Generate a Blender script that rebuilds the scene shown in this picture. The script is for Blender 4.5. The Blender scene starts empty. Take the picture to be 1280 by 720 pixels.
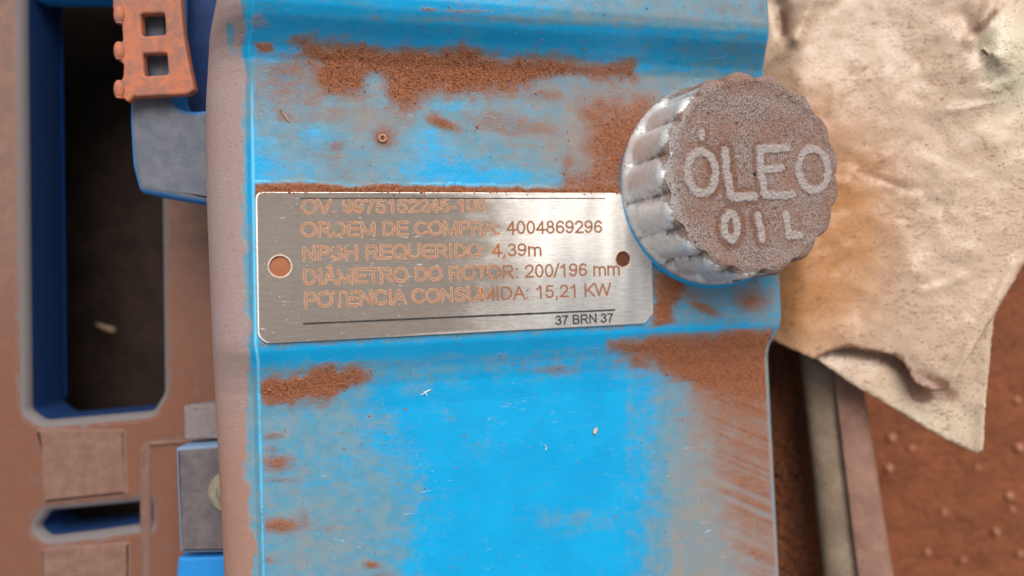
import bpy, bmesh, math, random
import numpy as np
from mathutils import Vector, Matrix
from mathutils.geometry import delaunay_2d_cdt

# ------------------------------------------------------------------ camera, sky, sun, exposure
S = 0.0002            # metres per design unit (0.2 mm)
D = 924.0             # camera height over the reference plane, design units
scene = bpy.context.scene
C = scene.collection
cd = bpy.data.cameras.new("camera"); cam = bpy.data.objects.new("camera", cd); C.objects.link(cam)
cd.sensor_width = 36.0; cd.lens = 36.0*924/1280
cam.location = (0, 0, D*S); cam.rotation_euler = (0, 0, 0)
cd.clip_start = 0.005; cd.clip_end = 500
cd.dof.use_dof = True; cd.dof.focus_distance = (D+50)*S; cd.dof.aperture_fstop = 5.6
scene.camera = cam

SUN_EL, SUN_AZ = math.radians(54), math.radians(14)   # azimuth measured from +Y (top of picture) towards +X
w = bpy.data.worlds.new("World"); scene.world = w; w.use_nodes = True
nt = w.node_tree; bg = nt.nodes["Background"]
sky = nt.nodes.new("ShaderNodeTexSky"); sky.sky_type = 'NISHITA'; sky.sun_disc = False
sky.sun_elevation = SUN_EL; sky.sun_rotation = SUN_AZ
sky.dust_density = 6.0; sky.air_density = 1.0; sky.ozone_density = 0.6
hs = nt.nodes.new("ShaderNodeHueSaturation"); hs.inputs["Saturation"].default_value = 0.22
nt.links.new(sky.outputs[0], hs.inputs["Color"]); nt.links.new(hs.outputs[0], bg.inputs[0])
bg.inputs[1].default_value = 0.15
sd = bpy.data.lights.new("sun", 'SUN'); sd.energy = 2.2; sd.angle = math.radians(44); sd.color = (1.0, .96, .9)
sun = bpy.data.objects.new("sun", sd); C.objects.link(sun)
dv = Vector((math.sin(SUN_AZ)*math.cos(SUN_EL), math.cos(SUN_AZ)*math.cos(SUN_EL), math.sin(SUN_EL)))
sun.rotation_euler = dv.to_track_quat('Z', 'Y').to_euler()
scene.view_settings.view_transform = 'Standard'; scene.view_settings.look = 'None'
scene.view_settings.exposure = -0.16; scene.view_settings.gamma = 1
random.seed(4); rng = np.random.default_rng(7)

# ------------------------------------------------------------------ numeric helpers
def hash2(ix, iy, seed):
    h = (ix.astype(np.int64)*374761393 + iy.astype(np.int64)*668265263 + seed*1442695041) & 0x7fffffff
    h = ((h ^ (h >> 13))*1274126177) & 0x7fffffff
    return ((h ^ (h >> 16)) & 0xffffff)/float(0xffffff)
def vnoise(x, y, seed=0):
    x = np.asarray(x, float); y = np.asarray(y, float)
    ix = np.floor(x); iy = np.floor(y); fx = x-ix; fy = y-iy
    fx = fx*fx*(3-2*fx); fy = fy*fy*(3-2*fy)
    a = hash2(ix, iy, seed); b = hash2(ix+1, iy, seed); c = hash2(ix, iy+1, seed); d = hash2(ix+1, iy+1, seed)
    return (a*(1-fx)+b*fx)*(1-fy)+(c*(1-fx)+d*fx)*fy
def fbm(x, y, seed=0, octs=4):
    s = 0; a = .5; t = 0
    for i in range(octs):
        s = s+a*vnoise(x*2**i+17*i, y*2**i+31*i, seed+i); t += a; a *= .5
    return s/t
def sst(a, b, x):
    t = np.clip((x-a)/(b-a), 0, 1); return t*t*(3-2*t)
def blob(x, y, cx, cy, rx, ry, ang=0):
    c, s = math.cos(math.radians(ang)), math.sin(math.radians(ang))
    u = ((x-cx)*c+(y-cy)*s)/rx; v = (-(x-cx)*s+(y-cy)*c)/ry
    return np.exp(-(u*u+v*v))
def polydist(x, y, P):        # signed distance, positive inside
    P = np.array(P, float); n = len(P); d = np.full(np.shape(x), 1e9); ins = np.zeros(np.shape(x), bool)
    for i in range(n):
        ax, ay = P[i]; bx, by = P[(i+1) % n]
        ex, ey = bx-ax, by-ay
        t = np.clip(((x-ax)*ex+(y-ay)*ey)/(ex*ex+ey*ey+1e-9), 0, 1)
        d = np.minimum(d, np.hypot(x-ax-t*ex, y-ay-t*ey))
        cond = ((ay > y) != (by > y))
        with np.errstate(divide='ignore', invalid='ignore'):
            xi = ax+(y-ay)*ex/np.where(ey == 0, 1e-9, ey)
        ins ^= cond & (x < xi)
    return np.where(ins, d, -d)
def seg_d(x, y, pts):
    d = np.full(np.shape(x), 1e9)
    for (ax, ay), (bx_, by_) in zip(pts[:-1], pts[1:]):
        ex_, ey_ = bx_-ax, by_-ay; t = np.clip(((x-ax)*ex_+(y-ay)*ey_)/(ex_*ex_+ey_*ey_+1e-9), 0, 1)
        d = np.minimum(d, np.hypot(x-ax-t*ex_, y-ay-t*ey_))
    return d
def at(px, py, z=0.0):
    k = (D-z)/D
    return Vector(((px-640)*k, (360-py)*k, z))

# pump frame: tilted so that its top falls away to the right
O = at(320, 335, 0)
e1 = Vector((521, 18, -140)).normalized()
e2 = (Vector((0, 1, 0))-Vector((0, 1, 0)).dot(e1)*e1).normalized()
e3 = e1.cross(e2)
FR = Matrix((e1, e2, e3)).transposed().to_4x4()
def L2W(a, b, c): return O+e1*a+e2*b+e3*c
def loc(px, py, c=0.0):       # view ray met with the plane at height c of the pump frame -> (a, b)
    d = Vector(((px-640)/D, (360-py)/D, -1)); o = Vector((0, 0, D))
    t = (O+e3*c-o).dot(e3)/d.dot(e3); p = o+d*t-O
    return p.dot(e1), p.dot(e2)
def proj(a, b, c):
    W = [O[i]+e1[i]*a+e2[i]*b+e3[i]*c for i in range(3)]
    k = D/(D-W[2]); return 640+W[0]*k, 360-W[1]*k

# ------------------------------------------------------------------ objects
def tag(o, label=None, cat=None, group=None, kind=None):
    for k, v in (('label', label), ('category', cat), ('group', group), ('kind', kind)):
        if v: o[k] = v
    return o
def link(name, me, mat=None, parent=None, smooth=True):
    o = bpy.data.objects.new(name, me); C.objects.link(o)
    if mat: me.materials.append(mat)
    if smooth and len(me.polygons): me.polygons.foreach_set('use_smooth', [True]*len(me.polygons))
    if parent:
        o.parent = parent
        o.matrix_parent_inverse = parent.matrix_world.inverted()
    return o
def empty(name, p):
    o = bpy.data.objects.new(name, None); C.objects.link(o); o.location = Vector(p)*S; o.empty_display_size = .01
    o.matrix_world = Matrix.Translation(Vector(p)*S)
    return o
def mesh_np(name, V, F, mat, parent=None, smooth=True, attrs=None):
    me = bpy.data.meshes.new(name)
    V = np.asarray(V, float)*S
    me.from_pydata(V.tolist(), [], F if isinstance(F, list) else F.tolist())
    for k, v in (attrs or {}).items():
        at_ = me.attributes.new(k, 'FLOAT', 'POINT'); at_.data.foreach_set('value', np.asarray(v, np.float32).ravel())
    me.update()
    return link(name, me, mat, parent, smooth)
def gridF(nr, nc, wrap=False):
    i = np.arange(nr-1)[:, None]; j = np.arange(nc if wrap else nc-1)[None, :]
    j2 = (j+1) % nc
    return np.stack([i*nc+j, (i+1)*nc+j, (i+1)*nc+j2, i*nc+j2], -1).reshape(-1, 4)
def curve_mesh(outlines, extrude, bevel, res=3):       # filled 2D outlines with holes -> mesh data (design units)
    cu = bpy.data.curves.new('outline', 'CURVE'); cu.dimensions = '2D'; cu.fill_mode = 'BOTH'
    for P in outlines:
        sp = cu.splines.new('POLY'); sp.points.add(len(P)-1)
        for q, (x, y) in zip(sp.points, P): q.co = (x, y, 0, 1)
        sp.use_cyclic_u = True
    cu.extrude = extrude; cu.bevel_depth = bevel; cu.bevel_resolution = res; cu.offset = -bevel
    o = bpy.data.objects.new('outline', cu); C.objects.link(o)
    dg = bpy.context.evaluated_depsgraph_get(); me = bpy.data.meshes.new_from_object(o.evaluated_get(dg))
    bpy.data.objects.remove(o); bpy.data.curves.remove(cu)
    return me
def xf(me, f):
    for v in me.vertices: v.co = Vector(f(v.co.x, v.co.y, v.co.z))*S
    me.update(); return me
def flat_smooth(o, ang=40):
    me = o.data; me.polygons.foreach_set('use_smooth', [True]*len(me.polygons))
    me.set_sharp_from_angle(angle=math.radians(ang))
def roundpoly(P, r, n=5):
    out = []
    N = len(P)
    rr = r if isinstance(r, (list, tuple)) else [r]*N
    for i in range(N):
        p = Vector(P[i]); a = Vector(P[i-1]); b = Vector(P[(i+1) % N])
        ra = min(rr[i], (a-p).length*.45, (b-p).length*.45)
        if ra <= 0: out.append(tuple(p)); continue
        p0 = p+(a-p).normalized()*ra; p1 = p+(b-p).normalized()*ra
        for k in range(n+1):
            t = k/n; out.append(tuple(p0*(1-t)**2+p*2*t*(1-t)+p1*t*t))
    return out
def slab(name, pts, z, depth, bevel, mat, parent=None, r=6, holes=(), hr=5):
    """outline and holes given as picture points on the plane z; extruded downwards"""
    outs = [roundpoly([tuple(at(x, y, z).xy) for x, y in pts], r)]+[roundpoly([tuple(at(x, y, z).xy) for x, y in h], hr) for h in holes]
    h2 = depth/2
    me = curve_mesh(outs, max(h2-bevel, .01), bevel)
    xf(me, lambda x, y, c: (x, y, z-h2+c))
    o = link(name, me, mat, parent); flat_smooth(o); return o
def tube(name, pts, r, mat, parent=None, n=8, taper=None):
    pts = [Vector(p) for p in pts]; V = []; m = len(pts)
    for i, p in enumerate(pts):
        t = (pts[min(i+1, m-1)]-pts[max(i-1, 0)]).normalized()
        u = t.cross(Vector((.13, .2, 1))).normalized(); v = t.cross(u)
        ri = (r if taper is None else r*taper[i])
        for k in range(n):
            A = 2*math.pi*k/n; V.append(p+u*math.cos(A)*ri+v*math.sin(A)*ri)
    F = [list(map(int, f)) for f in gridF(m, n, True)]
    F.append(list(range(n))[::-1]); F.append([(m-1)*n+k for k in range(n)])
    return mesh_np(name, [tuple(v) for v in V], F, mat, parent)

# ------------------------------------------------------------------ materials
class NB:
    def __init__(s, name):
        s.m = bpy.data.materials.new(name); s.m.use_nodes = True; s.t = s.m.node_tree
        s.b = s.t.nodes["Principled BSDF"]; s.out = s.t.nodes["Material Output"]
        s.tc = s.t.nodes.new("ShaderNodeTexCoord")
        s.pos = s.tc.outputs["Object"]
    def n(s, typ, **kw):
        x = s.t.nodes.new(typ)
        for k, v in kw.items(): setattr(x, k, v)
        return x
    def l(s, a, b): s.t.links.new(a, b)
    def setin(s, sock, v):
        if hasattr(v, 'is_output') or isinstance(v, bpy.types.NodeSocket): s.l(v, sock)
        elif isinstance(v, (tuple, list)) and len(v) == 3 and sock.type == 'RGBA': sock.default_value = (*v, 1)
        else: sock.default_value = v
    def map(s, scale=(1, 1, 1), rot=(0, 0, 0), src=None):
        m = s.n("ShaderNodeMapping"); m.inputs["Scale"].default_value = scale; m.inputs["Rotation"].default_value = rot
        s.l(src or s.pos, m.inputs["Vector"]); return m.outputs[0]
    def noise(s, scale, detail=4, rough=.55, vec=None, dist=0):
        x = s.n("ShaderNodeTexNoise"); x.inputs["Scale"].default_value = scale; x.inputs["Detail"].default_value = detail
        x.inputs["Roughness"].default_value = rough; x.inputs["Distortion"].default_value = dist
        s.l(vec or s.pos, x.inputs["Vector"]); return x.outputs["Fac"]
    def voro(s, scale, vec=None, out="Distance"):
        x = s.n("ShaderNodeTexVoronoi"); x.inputs["Scale"].default_value = scale; s.l(vec or s.pos, x.inputs["Vector"]); return x.outputs[out]
    def ramp(s, v, a, b, lo=0., hi=1.):
        x = s.n("ShaderNodeMapRange", interpolation_type='SMOOTHSTEP'); s.setin(x.inputs["Value"], v)
        x.inputs["From Min"].default_value = a; x.inputs["From Max"].default_value = b
        x.inputs["To Min"].default_value = lo; x.inputs["To Max"].default_value = hi; return x.outputs[0]
    def math(s, op, a, b=0., c=None):
        x = s.n("ShaderNodeMath", operation=op); s.setin(x.inputs[0], a); s.setin(x.inputs[1], b)
        if c is not None: s.setin(x.inputs[2], c)
        return x.outputs[0]
    def mix(s, f, a, b):
        x = s.n("ShaderNodeMix", data_type='RGBA'); s.setin(x.inputs[0], f); s.setin(x.inputs[6], a); s.setin(x.inputs[7], b); return x.outputs[2]
    def attr(s, name):
        x = s.n("ShaderNodeAttribute", attribute_name=name); return x.outputs["Fac"]
    def bump(s, h, strength, dist, prev=None):
        x = s.n("ShaderNodeBump"); s.setin(x.inputs["Strength"], strength); x.inputs["Distance"].default_value = dist
        s.l(h, x.inputs["Height"])
        if prev: s.l(prev, x.inputs["Normal"])
        return x.outputs[0]
    def fin(s, col=None, rough=None, metal=None, normal=None, spec=None):
        for k, v in (("Base Color", col), ("Roughness", rough), ("Metallic", metal), ("Normal", normal), ("Specular IOR Level", spec)):
            if v is not None: s.setin(s.b.inputs[k], v)
        return s.m
def lin(r, g, b):
    f = lambda c: (c/255/12.92 if c <= 10 else ((c/255+.055)/1.055)**2.4)
    return (f(r), f(g), f(b))

BLUE = (.001, .285, .57); DUST = (.30, .105, .042); FILM = (.36, .33, .30); PALE = (.50, .395, .375)
def mat_paint():
    s = NB("dusty_blue_paint")
    fine = s.noise(1400, 3, .6); med = s.noise(260, 5, .65); grit = s.noise(2300, 3, .75)
    st = s.noise(420, 4, .65, s.map((.09, 1.6, 1), (0, 0, .06)))
    film_or_dim = s.attr("film"); dust = s.attr("dust"); pale = s.attr("pale"); edge = s.attr("edge")
    f1 = s.math('ADD', film_or_dim, s.math('MULTIPLY', s.math('SUBTRACT', med, .5), .55))
    f1 = s.math('ADD', f1, s.math('MULTIPLY', s.math('SUBTRACT', st, .5), .38))
    f1 = s.math('ADD', f1, s.math('MULTIPLY', s.math('SUBTRACT', fine, .5), .35))
    ff = s.ramp(f1, .10, .85, 0, .93)
    blue = s.mix(s.ramp(s.noise(90, 3), .3, .7), BLUE, (.002, .32, .62))
    blue = s.mix(s.ramp(edge, .1, 1., 0, .75), blue, (.22, .60, .80))  # pale worn crease, with its highlight painted into the colour
    filmc = s.mix(s.ramp(s.noise(170, 4), .35, .65), (.20, .205, .20), (.27, .20, .15))
    filmc = s.mix(s.ramp(s.math('ADD', dust, s.math('MULTIPLY', s.math('SUBTRACT', st, .5), .6)), .12, .7), filmc, (.31, .16, .10))
    ff = s.math('MAXIMUM', ff, s.ramp(s.math('ADD', dust, s.math('MULTIPLY', s.math('SUBTRACT', st, .5), .7)), .12, .75, 0, .85))
    thin = s.mix(s.ramp(s.noise(300, 4), .35, .65), (.075, .235, .34), (.13, .245, .31))
    col = s.mix(s.ramp(ff, .5, 1.15), s.mix(s.ramp(ff, 0, .55), blue, thin), s.mix(s.ramp(s.noise(900, 4, .7, s.map((.2, 1.5, 1), (0, 0, .1))), .5, .66, 0, .55), filmc, (.33, .19, .125)))
    d1 = s.math('ADD', dust, s.math('MULTIPLY', s.math('SUBTRACT', med, .5), .55))
    d1 = s.math('ADD', d1, s.math('MULTIPLY', s.math('SUBTRACT', grit, .5), .95))
    d1 = s.math('ADD', d1, s.math('MULTIPLY', s.math('SUBTRACT', st, .5), .2))
    df = s.ramp(d1, .12, .98)
    dc = s.mix(s.ramp(grit, .34, .66), (.125, .040, .018), (.40, .142, .058))
    dc = s.mix(s.ramp(s.noise(6500, 1), .66, .76, 0, .5), dc, (.62, .36, .22))
    # pale dusty side
    pc = s.mix(s.ramp(s.attr("warm"), 0, 1), (.34, .25, .24), (.33, .17, .12))
    pc = s.mix(s.ramp(grit, .42, .68, 0, .6), pc, (.26, .17, .155))
    pc = s.mix(s.ramp(s.noise(340, 5, .7, s.map((1.5, .5, 1))), .5, .7, 0, .55), pc, (.36, .20, .15))
    pc = s.mix(s.math('MULTIPLY', s.ramp(s.voro(1500), .1, .2, 1, 0), s.ramp(s.noise(500, 2), .5, .6)), pc, (.22, .09, .05))
    pf = s.ramp(s.math('ADD', pale, s.math('MULTIPLY', s.math('SUBTRACT', med, .5), .8)), .3, .75)
    col = s.mix(pf, col, pc)
    col = s.mix(df, col, dc)
    # tiny dark pits and chips
    v = s.voro(700); pm = s.math('MULTIPLY', s.ramp(v, .10, .16, 1, 0), s.ramp(s.noise(120, 2), .52, .62))
    col = s.mix(s.math('MULTIPLY', pm, .7), col, (.10, .055, .04))
    scr = s.math('MULTIPLY', s.ramp(s.noise(700, 3, .6, s.map((.10, 1.6, 1), (0, 0, -.5)), 1.), .66, .70), s.ramp(s.noise(70, 2), .5, .6))
    col = s.mix(s.math('MULTIPLY', s.math('MULTIPLY', scr, .45), s.math('SUBTRACT', 1., df)), col, (.42, .50, .55))
    cover = s.math('MAXIMUM', df, pf)
    rough = s.math('ADD', .2, s.math('MULTIPLY', s.math('MAXIMUM', cover, ff), .62))
    h = s.math('MULTIPLY', grit, s.math('ADD', s.math('MULTIPLY', cover, .9), .06))
    nrm = s.bump(h, .9, .00035)
    nrm = s.bump(s.noise(500, 3), .16, .0006, nrm)
    return s.fin(col, rough, 0., nrm, .36)

def mat_plain(name, col, col2=None, rough=.85, scale=300, bump=.3, bd=.0004, metal=0, spec=.3):
    s = NB(name); a = s.noise(scale, 5, .6); g = s.noise(scale*9, 2, .7)
    c = s.mix(s.ramp(a, .3, .7), col, col2 or tuple(x*.7 for x in col))
    c = s.mix(s.ramp(g, .4, .75, 0, .3), c, tuple(x*.5 for x in col))
    return s.fin(c, rough, metal, s.bump(g, bump, bd, s.bump(a, bump, bd*2)), spec)

def mat_upface(name, top, top2, side, lo=.80, hi=.97, rough=.8, scale=220, wallc=None):
    """dust lies on what faces up, the paint shows on what does not"""
    s = NB(name); ge = s.n("ShaderNodeNewGeometry"); sp = s.n("ShaderNodeSeparateXYZ"); s.l(ge.outputs["True Normal"], sp.inputs[0])
    a = s.noise(scale, 5, .65); g = s.noise(3000, 2, .7)
    up = s.ramp(s.math('ADD', sp.outputs[2], s.math('MULTIPLY', s.math('SUBTRACT', a, .5), .16)), lo, hi)
    c = s.mix(s.ramp(a, .32, .68), top, top2); c = s.mix(s.ramp(g, .4, .75, 0, .3), c, tuple(x*.5 for x in top))
    if wallc:
        px_ = s.n('ShaderNodeSeparateXYZ'); s.l(s.pos, px_.inputs[0])
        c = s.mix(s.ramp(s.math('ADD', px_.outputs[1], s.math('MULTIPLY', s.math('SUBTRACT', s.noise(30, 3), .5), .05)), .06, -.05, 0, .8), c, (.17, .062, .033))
    c = s.mix(up, side, c)
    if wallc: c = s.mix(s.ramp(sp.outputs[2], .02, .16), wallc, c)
    return s.fin(c, rough, 0., s.bump(g, .4, .0003, s.bump(a, .3, .0006)), .3)

M = {}
M['paint'] = mat_paint()

def mat_plate():
    s = NB("brushed_steel")
    br = s.noise(900, 4, .7, s.map((.035, 2.2, 1))); br2 = s.noise(2600, 2, .7, s.map((.02, 2, 1)))
    big = s.noise(55, 2, .5, s.map((1, .35, 1))); film_or_dim = s.attr("film")
    c = s.mix(s.ramp(br, .3, .7), (.82, .77, .71), (.60, .55, .49))
    c = s.mix(s.ramp(br2, .35, .7, 0, .4), c, (1., .98, .95))
    haze_dim = s.ramp(s.math('ADD', film_or_dim, s.math('MULTIPLY', s.math('SUBTRACT', s.noise(160, 5, .7), .5), .4)), .15, .9, 0, .86)  # dust film plus the dark left-hand reflection, painted into the steel
    c2 = s.mix(haze_dim, c, (.125, .092, .072))
    sc = s.ramp(s.noise(1500, 2, .5, s.map((.12, 1.3, 1), (0, 0, .7)), .4), .70, .76)
    c2 = s.mix(s.math('MULTIPLY', sc, .5), c2, (.9, .85, .8))
    fl = s.math('MULTIPLY', s.ramp(s.voro(1100), .10, .17, 1, 0), s.ramp(s.noise(700, 2), .57, .64))
    c2 = s.mix(fl, c2, (.75, .66, .58))
    rough = s.math('ADD', s.math('ADD', .28, s.math('MULTIPLY', br, .16)), s.math('MULTIPLY', haze_dim, .45))
    metal = s.math('SUBTRACT', .97, s.math('MAXIMUM', s.math('MULTIPLY', haze_dim, .75), fl))
    s.b.inputs["Anisotropic"].default_value = .45
    return s.fin(c2, rough, metal, s.bump(br, .22, .00012, s.bump(big, .9, .0014)), .5)
M['plate'] = mat_plate()
M['plate_edge'] = mat_plain("bright_worn_steel_edge", (.74, .60, .50), (.50, .33, .24), .5, 900, .2, .0001, .3)
def mat_lettering():
    s = NB("dust_filled_lettering"); wr = s.attr("wear"); g = s.noise(2600, 3, .7)
    f = s.ramp(s.math('ADD', wr, s.math('MULTIPLY', s.math('SUBTRACT', g, .5), 1.1)), .35, .7)
    c = s.mix(f, (.27, .21, .165), (.26, .105, .05)); c = s.mix(s.ramp(g, .45, .65, 0, .35), c, (.42, .22, .13))
    return s.fin(c, .7, s.ramp(f, 0, 1, .6, 0.), s.bump(g, .4, .0001), .3)
M['letter'] = mat_lettering()
def mat_outline():
    s = NB("dust_line"); g = s.noise(1800, 3, .7)
    c = s.mix(s.ramp(g, .35, .65), (.56, .31, .19), (.42, .19, .10))
    return s.fin(c, .9, 0., s.bump(g, .5, .0001), .2)
M['wire'] = mat_outline()
M['ink'] = mat_plain("black_print", (.022, .02, .02), (.05, .045, .04), .55, 1500, .1, .0001)
def mat_cap():
    s = NB("dusty_cast_alloy")
    ge = s.n("ShaderNodeNewGeometry"); ca = s.attr("dust")
    g = s.noise(2300, 3, .8); m = s.noise(520, 4, .65); b = s.noise(130, 3)
    d = s.ramp(s.math('ADD', s.math('ADD', ca, s.math('MULTIPLY', s.math('SUBTRACT', m, .5), .7)), s.math('MULTIPLY', s.math('SUBTRACT', g, .5), .8)), .30, .62)
    metal = s.mix(s.ramp(m, .35, .65), (.93, .90, .87), (.80, .77, .74))
    dust = s.mix(s.ramp(g, .36, .64), (.17, .11, .095), (.43, .325, .29))
    dust = s.mix(s.ramp(b, .4, .62, 0, .5), dust, (.30, .135, .075))
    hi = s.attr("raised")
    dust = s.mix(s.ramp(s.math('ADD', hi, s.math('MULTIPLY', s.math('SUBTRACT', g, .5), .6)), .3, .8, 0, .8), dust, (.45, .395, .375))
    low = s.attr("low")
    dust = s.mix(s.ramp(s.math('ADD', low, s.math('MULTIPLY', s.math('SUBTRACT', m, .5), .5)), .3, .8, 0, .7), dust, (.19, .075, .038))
    c = s.mix(d, metal, dust)
    pit = s.math('MULTIPLY', s.ramp(s.voro(1300), .12, .2, 1, 0), s.ramp(s.noise(300, 2), .5, .6))
    c = s.mix(pit, c, (.12, .04, .05))
    nm = s.bump(s.math('MULTIPLY', g, s.math('ADD', s.math('MULTIPLY', d, .9), .1)), 1., .0006, s.bump(m, .08, .0005))
    return s.fin(c, s.ramp(d, 0, 1, .42, .92), s.ramp(d, 0, 1, .6, 0.), nm, .4)
M['cap'] = mat_cap()
M['blue_rim'] = mat_plain("bright_blue_paint", (.02, .42, .80), (.02, .34, .70), .35, 500, .2, .0002)
def mat_bag():
    s = NB("stained_plastic_sheet")
    t = s.attr("tan"); wt = s.attr("white"); dk = s.attr("dark")
    big = s.noise(60, 4, .6); m = s.noise(260, 5, .65)
    c = s.mix(s.ramp(s.math('ADD', t, s.math('MULTIPLY', s.math('SUBTRACT', big, .5), .5)), .05, .95), (.66, .485, .355), (.54, .255, .10))  # orange glow near the cap painted in, together with the dust tint
    c = s.mix(s.ramp(s.math('ADD', wt, s.math('MULTIPLY', s.math('SUBTRACT', m, .5), .3)), .2, .9), c, (.72, .64, .47))  # pale gloss of the sheet painted as a lighter colour
    sm = s.map((1, 1, 1), (0, 0, .5)); st = s.noise(700, 6, .75, s.map((.55, 1.5, 1), (0, 0, .45)), .6)
    reg = s.noise(95, 3, .6)
    sp = s.math('MULTIPLY', s.ramp(st, .52, .60), s.ramp(reg, .42, .58))
    fs = s.math('MULTIPLY', s.ramp(s.noise(1900, 4, .7, s.map((.7, 1.3, 1), (0, 0, .5))), .56, .62), s.ramp(s.noise(130, 3), .36, .52))
    sp = s.math('MAXIMUM', s.math('MULTIPLY', sp, .85), fs)
    c = s.mix(s.math('MULTIPLY', sp, .8), c, (.27, .12, .055))
    v = s.math('MULTIPLY', s.ramp(s.voro(420), .09, .14, 1, 0), s.ramp(s.noise(210, 2), .48, .56))
    c = s.mix(s.math('MULTIPLY', v, .85), c, (.16, .07, .035))
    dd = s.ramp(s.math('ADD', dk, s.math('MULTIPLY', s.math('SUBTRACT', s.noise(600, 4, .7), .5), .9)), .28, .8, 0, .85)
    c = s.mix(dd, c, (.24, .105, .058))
    nm = s.bump(m, .3, .0010, s.bump(s.noise(1500, 3), .25, .0003))
    s.fin(c, .3, 0., nm, .45)
    tr = s.n("ShaderNodeBsdfTranslucent"); s.l(c, tr.inputs["Color"]); s.l(nm, tr.inputs["Normal"])
    mx = s.n("ShaderNodeMixShader"); mx.inputs[0].default_value = .22
    s.l(s.b.outputs[0], mx.inputs[1]); s.l(tr.outputs[0], mx.inputs[2]); s.l(mx.outputs[0], s.out.inputs["Surface"])
    return s.m
M['bag'] = mat_bag()
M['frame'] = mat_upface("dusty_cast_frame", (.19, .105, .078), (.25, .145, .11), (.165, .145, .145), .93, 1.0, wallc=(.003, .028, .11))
M['ledge'] = mat_upface('dusty_cast_ledge', (.18, .092, .066), (.24, .135, .10), (.20, .115, .09), .9, 1.)
M['inner'] = mat_plain("deep_blue_paint", (.008, .10, .42), (.006, .075, .30), .45, 200, .15, .0004)
M['bracket'] = mat_upface("dusty_blue_casting", (.11, .12, .15), (.16, .16, .185), (.025, .20, .52), .72, .96)
M['orange'] = mat_plain("faded_orange_plastic", (.50, .155, .075), (.26, .125, .095), .6, 350, .2, .0004)
M['navy'] = mat_plain("navy_shade_paint", (.006, .03, .12), (.005, .02, .08), .6, 200)  # blue in shade, darkened in the base colour
M['soil'] = mat_plain("red_dirt", (.31, .10, .042), (.24, .078, .034), .95, 60, .8, .006)
M['pit'] = mat_plain("oily_dark_tray", (.040, .022, .014), (.02, .010, .008), .8, 90, .4, .003)  # near-black colour stands for the deep shade under the frame
M['beam'] = mat_plain("dusty_beam", (.30, .165, .12), (.22, .115, .085), .85, 120, .3, .0015)
M['beamg'] = mat_plain("dusty_green_grey_fillet", (.27, .20, .14), (.19, .13, .09), .8, 120, .3, .0015)
M['felt'] = mat_plain("dusty_grey_felt", (.66, .54, .54), (.45, .36, .36), .95, 1400, 1., .0012)
M['foot'] = mat_upface("dusty_grey_foot", (.105, .085, .09), (.15, .13, .135), (.17, .27, .42), .80, .97)
M['clean'] = mat_plain("clean_blue_paint", (.02, .24, .62), (.02, .21, .55), .4, 200, .1, .0004)
M['brass'] = mat_plain("pale_brass", (.45, .39, .29), (.33, .27, .19), .35, 600, .2, .0002, .5)
M['grain'] = mat_plain("dust_grains", (.42, .17, .08), (.25, .085, .04), .95, 5200, .2, .0001)
M['straw'] = mat_plain("dry_straw", (.62, .42, .26), (.45, .28, .16), .8, 2000)
M['seed'] = mat_plain("pale_seed", (.74, .60, .44), (.6, .42, .3), .6, 1500)
M['chip'] = mat_plain("white_flake", (.78, .80, .80), (.6, .7, .75), .6, 1500)

M['stone'] = mat_plain('dusty_pebble', (.50, .24, .15), (.40, .17, .10), .9, 300)
# ------------------------------------------------------------------ setting: ground, dark floor added for shade
ZG = -760.0
g = mesh_np('ground', [(-250000, -250000, ZG), (250000, -250000, ZG), (250000, 250000, ZG), (-250000, 250000, ZG)], [[0, 1, 2, 3]], M['soil'], smooth=False)
tag(g, kind='structure')
def ground_patch():
    n = 150; xs = np.linspace(600, 2300, n); ys = np.linspace(-1500, 1300, n); X, Y = np.meshgrid(xs, ys)
    Z = ZG+4+30*(fbm(X/160, Y/160, 3, 5)-.45)
    e = np.minimum(np.minimum(X-600, 2300-X), np.minimum(Y+1500, 1300-Y)); Z = np.where(e < 60, ZG-8, Z)
    V = np.stack([X, Y, Z], -1).reshape(-1, 3)
    return mesh_np('dirt', V, gridF(n, n), M['soil'])
o = ground_patch(); tag(o, kind='structure')
# scattered small stones on the dirt
for px, py, r in ((1115, 547, 8), (1112, 585, 8), (1262, 620, 8), (1266, 637, 6), (1246, 665, 7), (1275, 560, 9), (1092, 706, 8), (1140, 560, 6), (1180, 640, 6), (1222, 585, 5), (1160, 690, 6), (1272, 500, 6), (1276, 692, 7), (1205, 700, 5)):
    p = at(px, py, ZG+20)
    bm = bmesh.new(); bmesh.ops.create_icosphere(bm, subdivisions=2, radius=r)
    for v in bm.verts: v.co = Vector((v.co.x*random.uniform(.85, 1.15), v.co.y*random.uniform(.85, 1.15), v.co.z*.6))+p; v.co *= S
    me = bpy.data.meshes.new('pebble'); bm.to_mesh(me); bm.free()
    o = link('pebble', me, M['stone']); tag(o, 'small red pebble lying on the red dirt right of the steel beam', 'pebble', 'pebbles on the red dirt')
o = slab('drip_tray', [(-400, -400), (330, -400), (330, 1000), (-400, 1000)], -700, 8, 1, M['pit']); tag(o, 'dark oily tray floor seen through the openings of the cast base frame', 'tray')  # added floor, coloured dark for the shade below the openings

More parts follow.
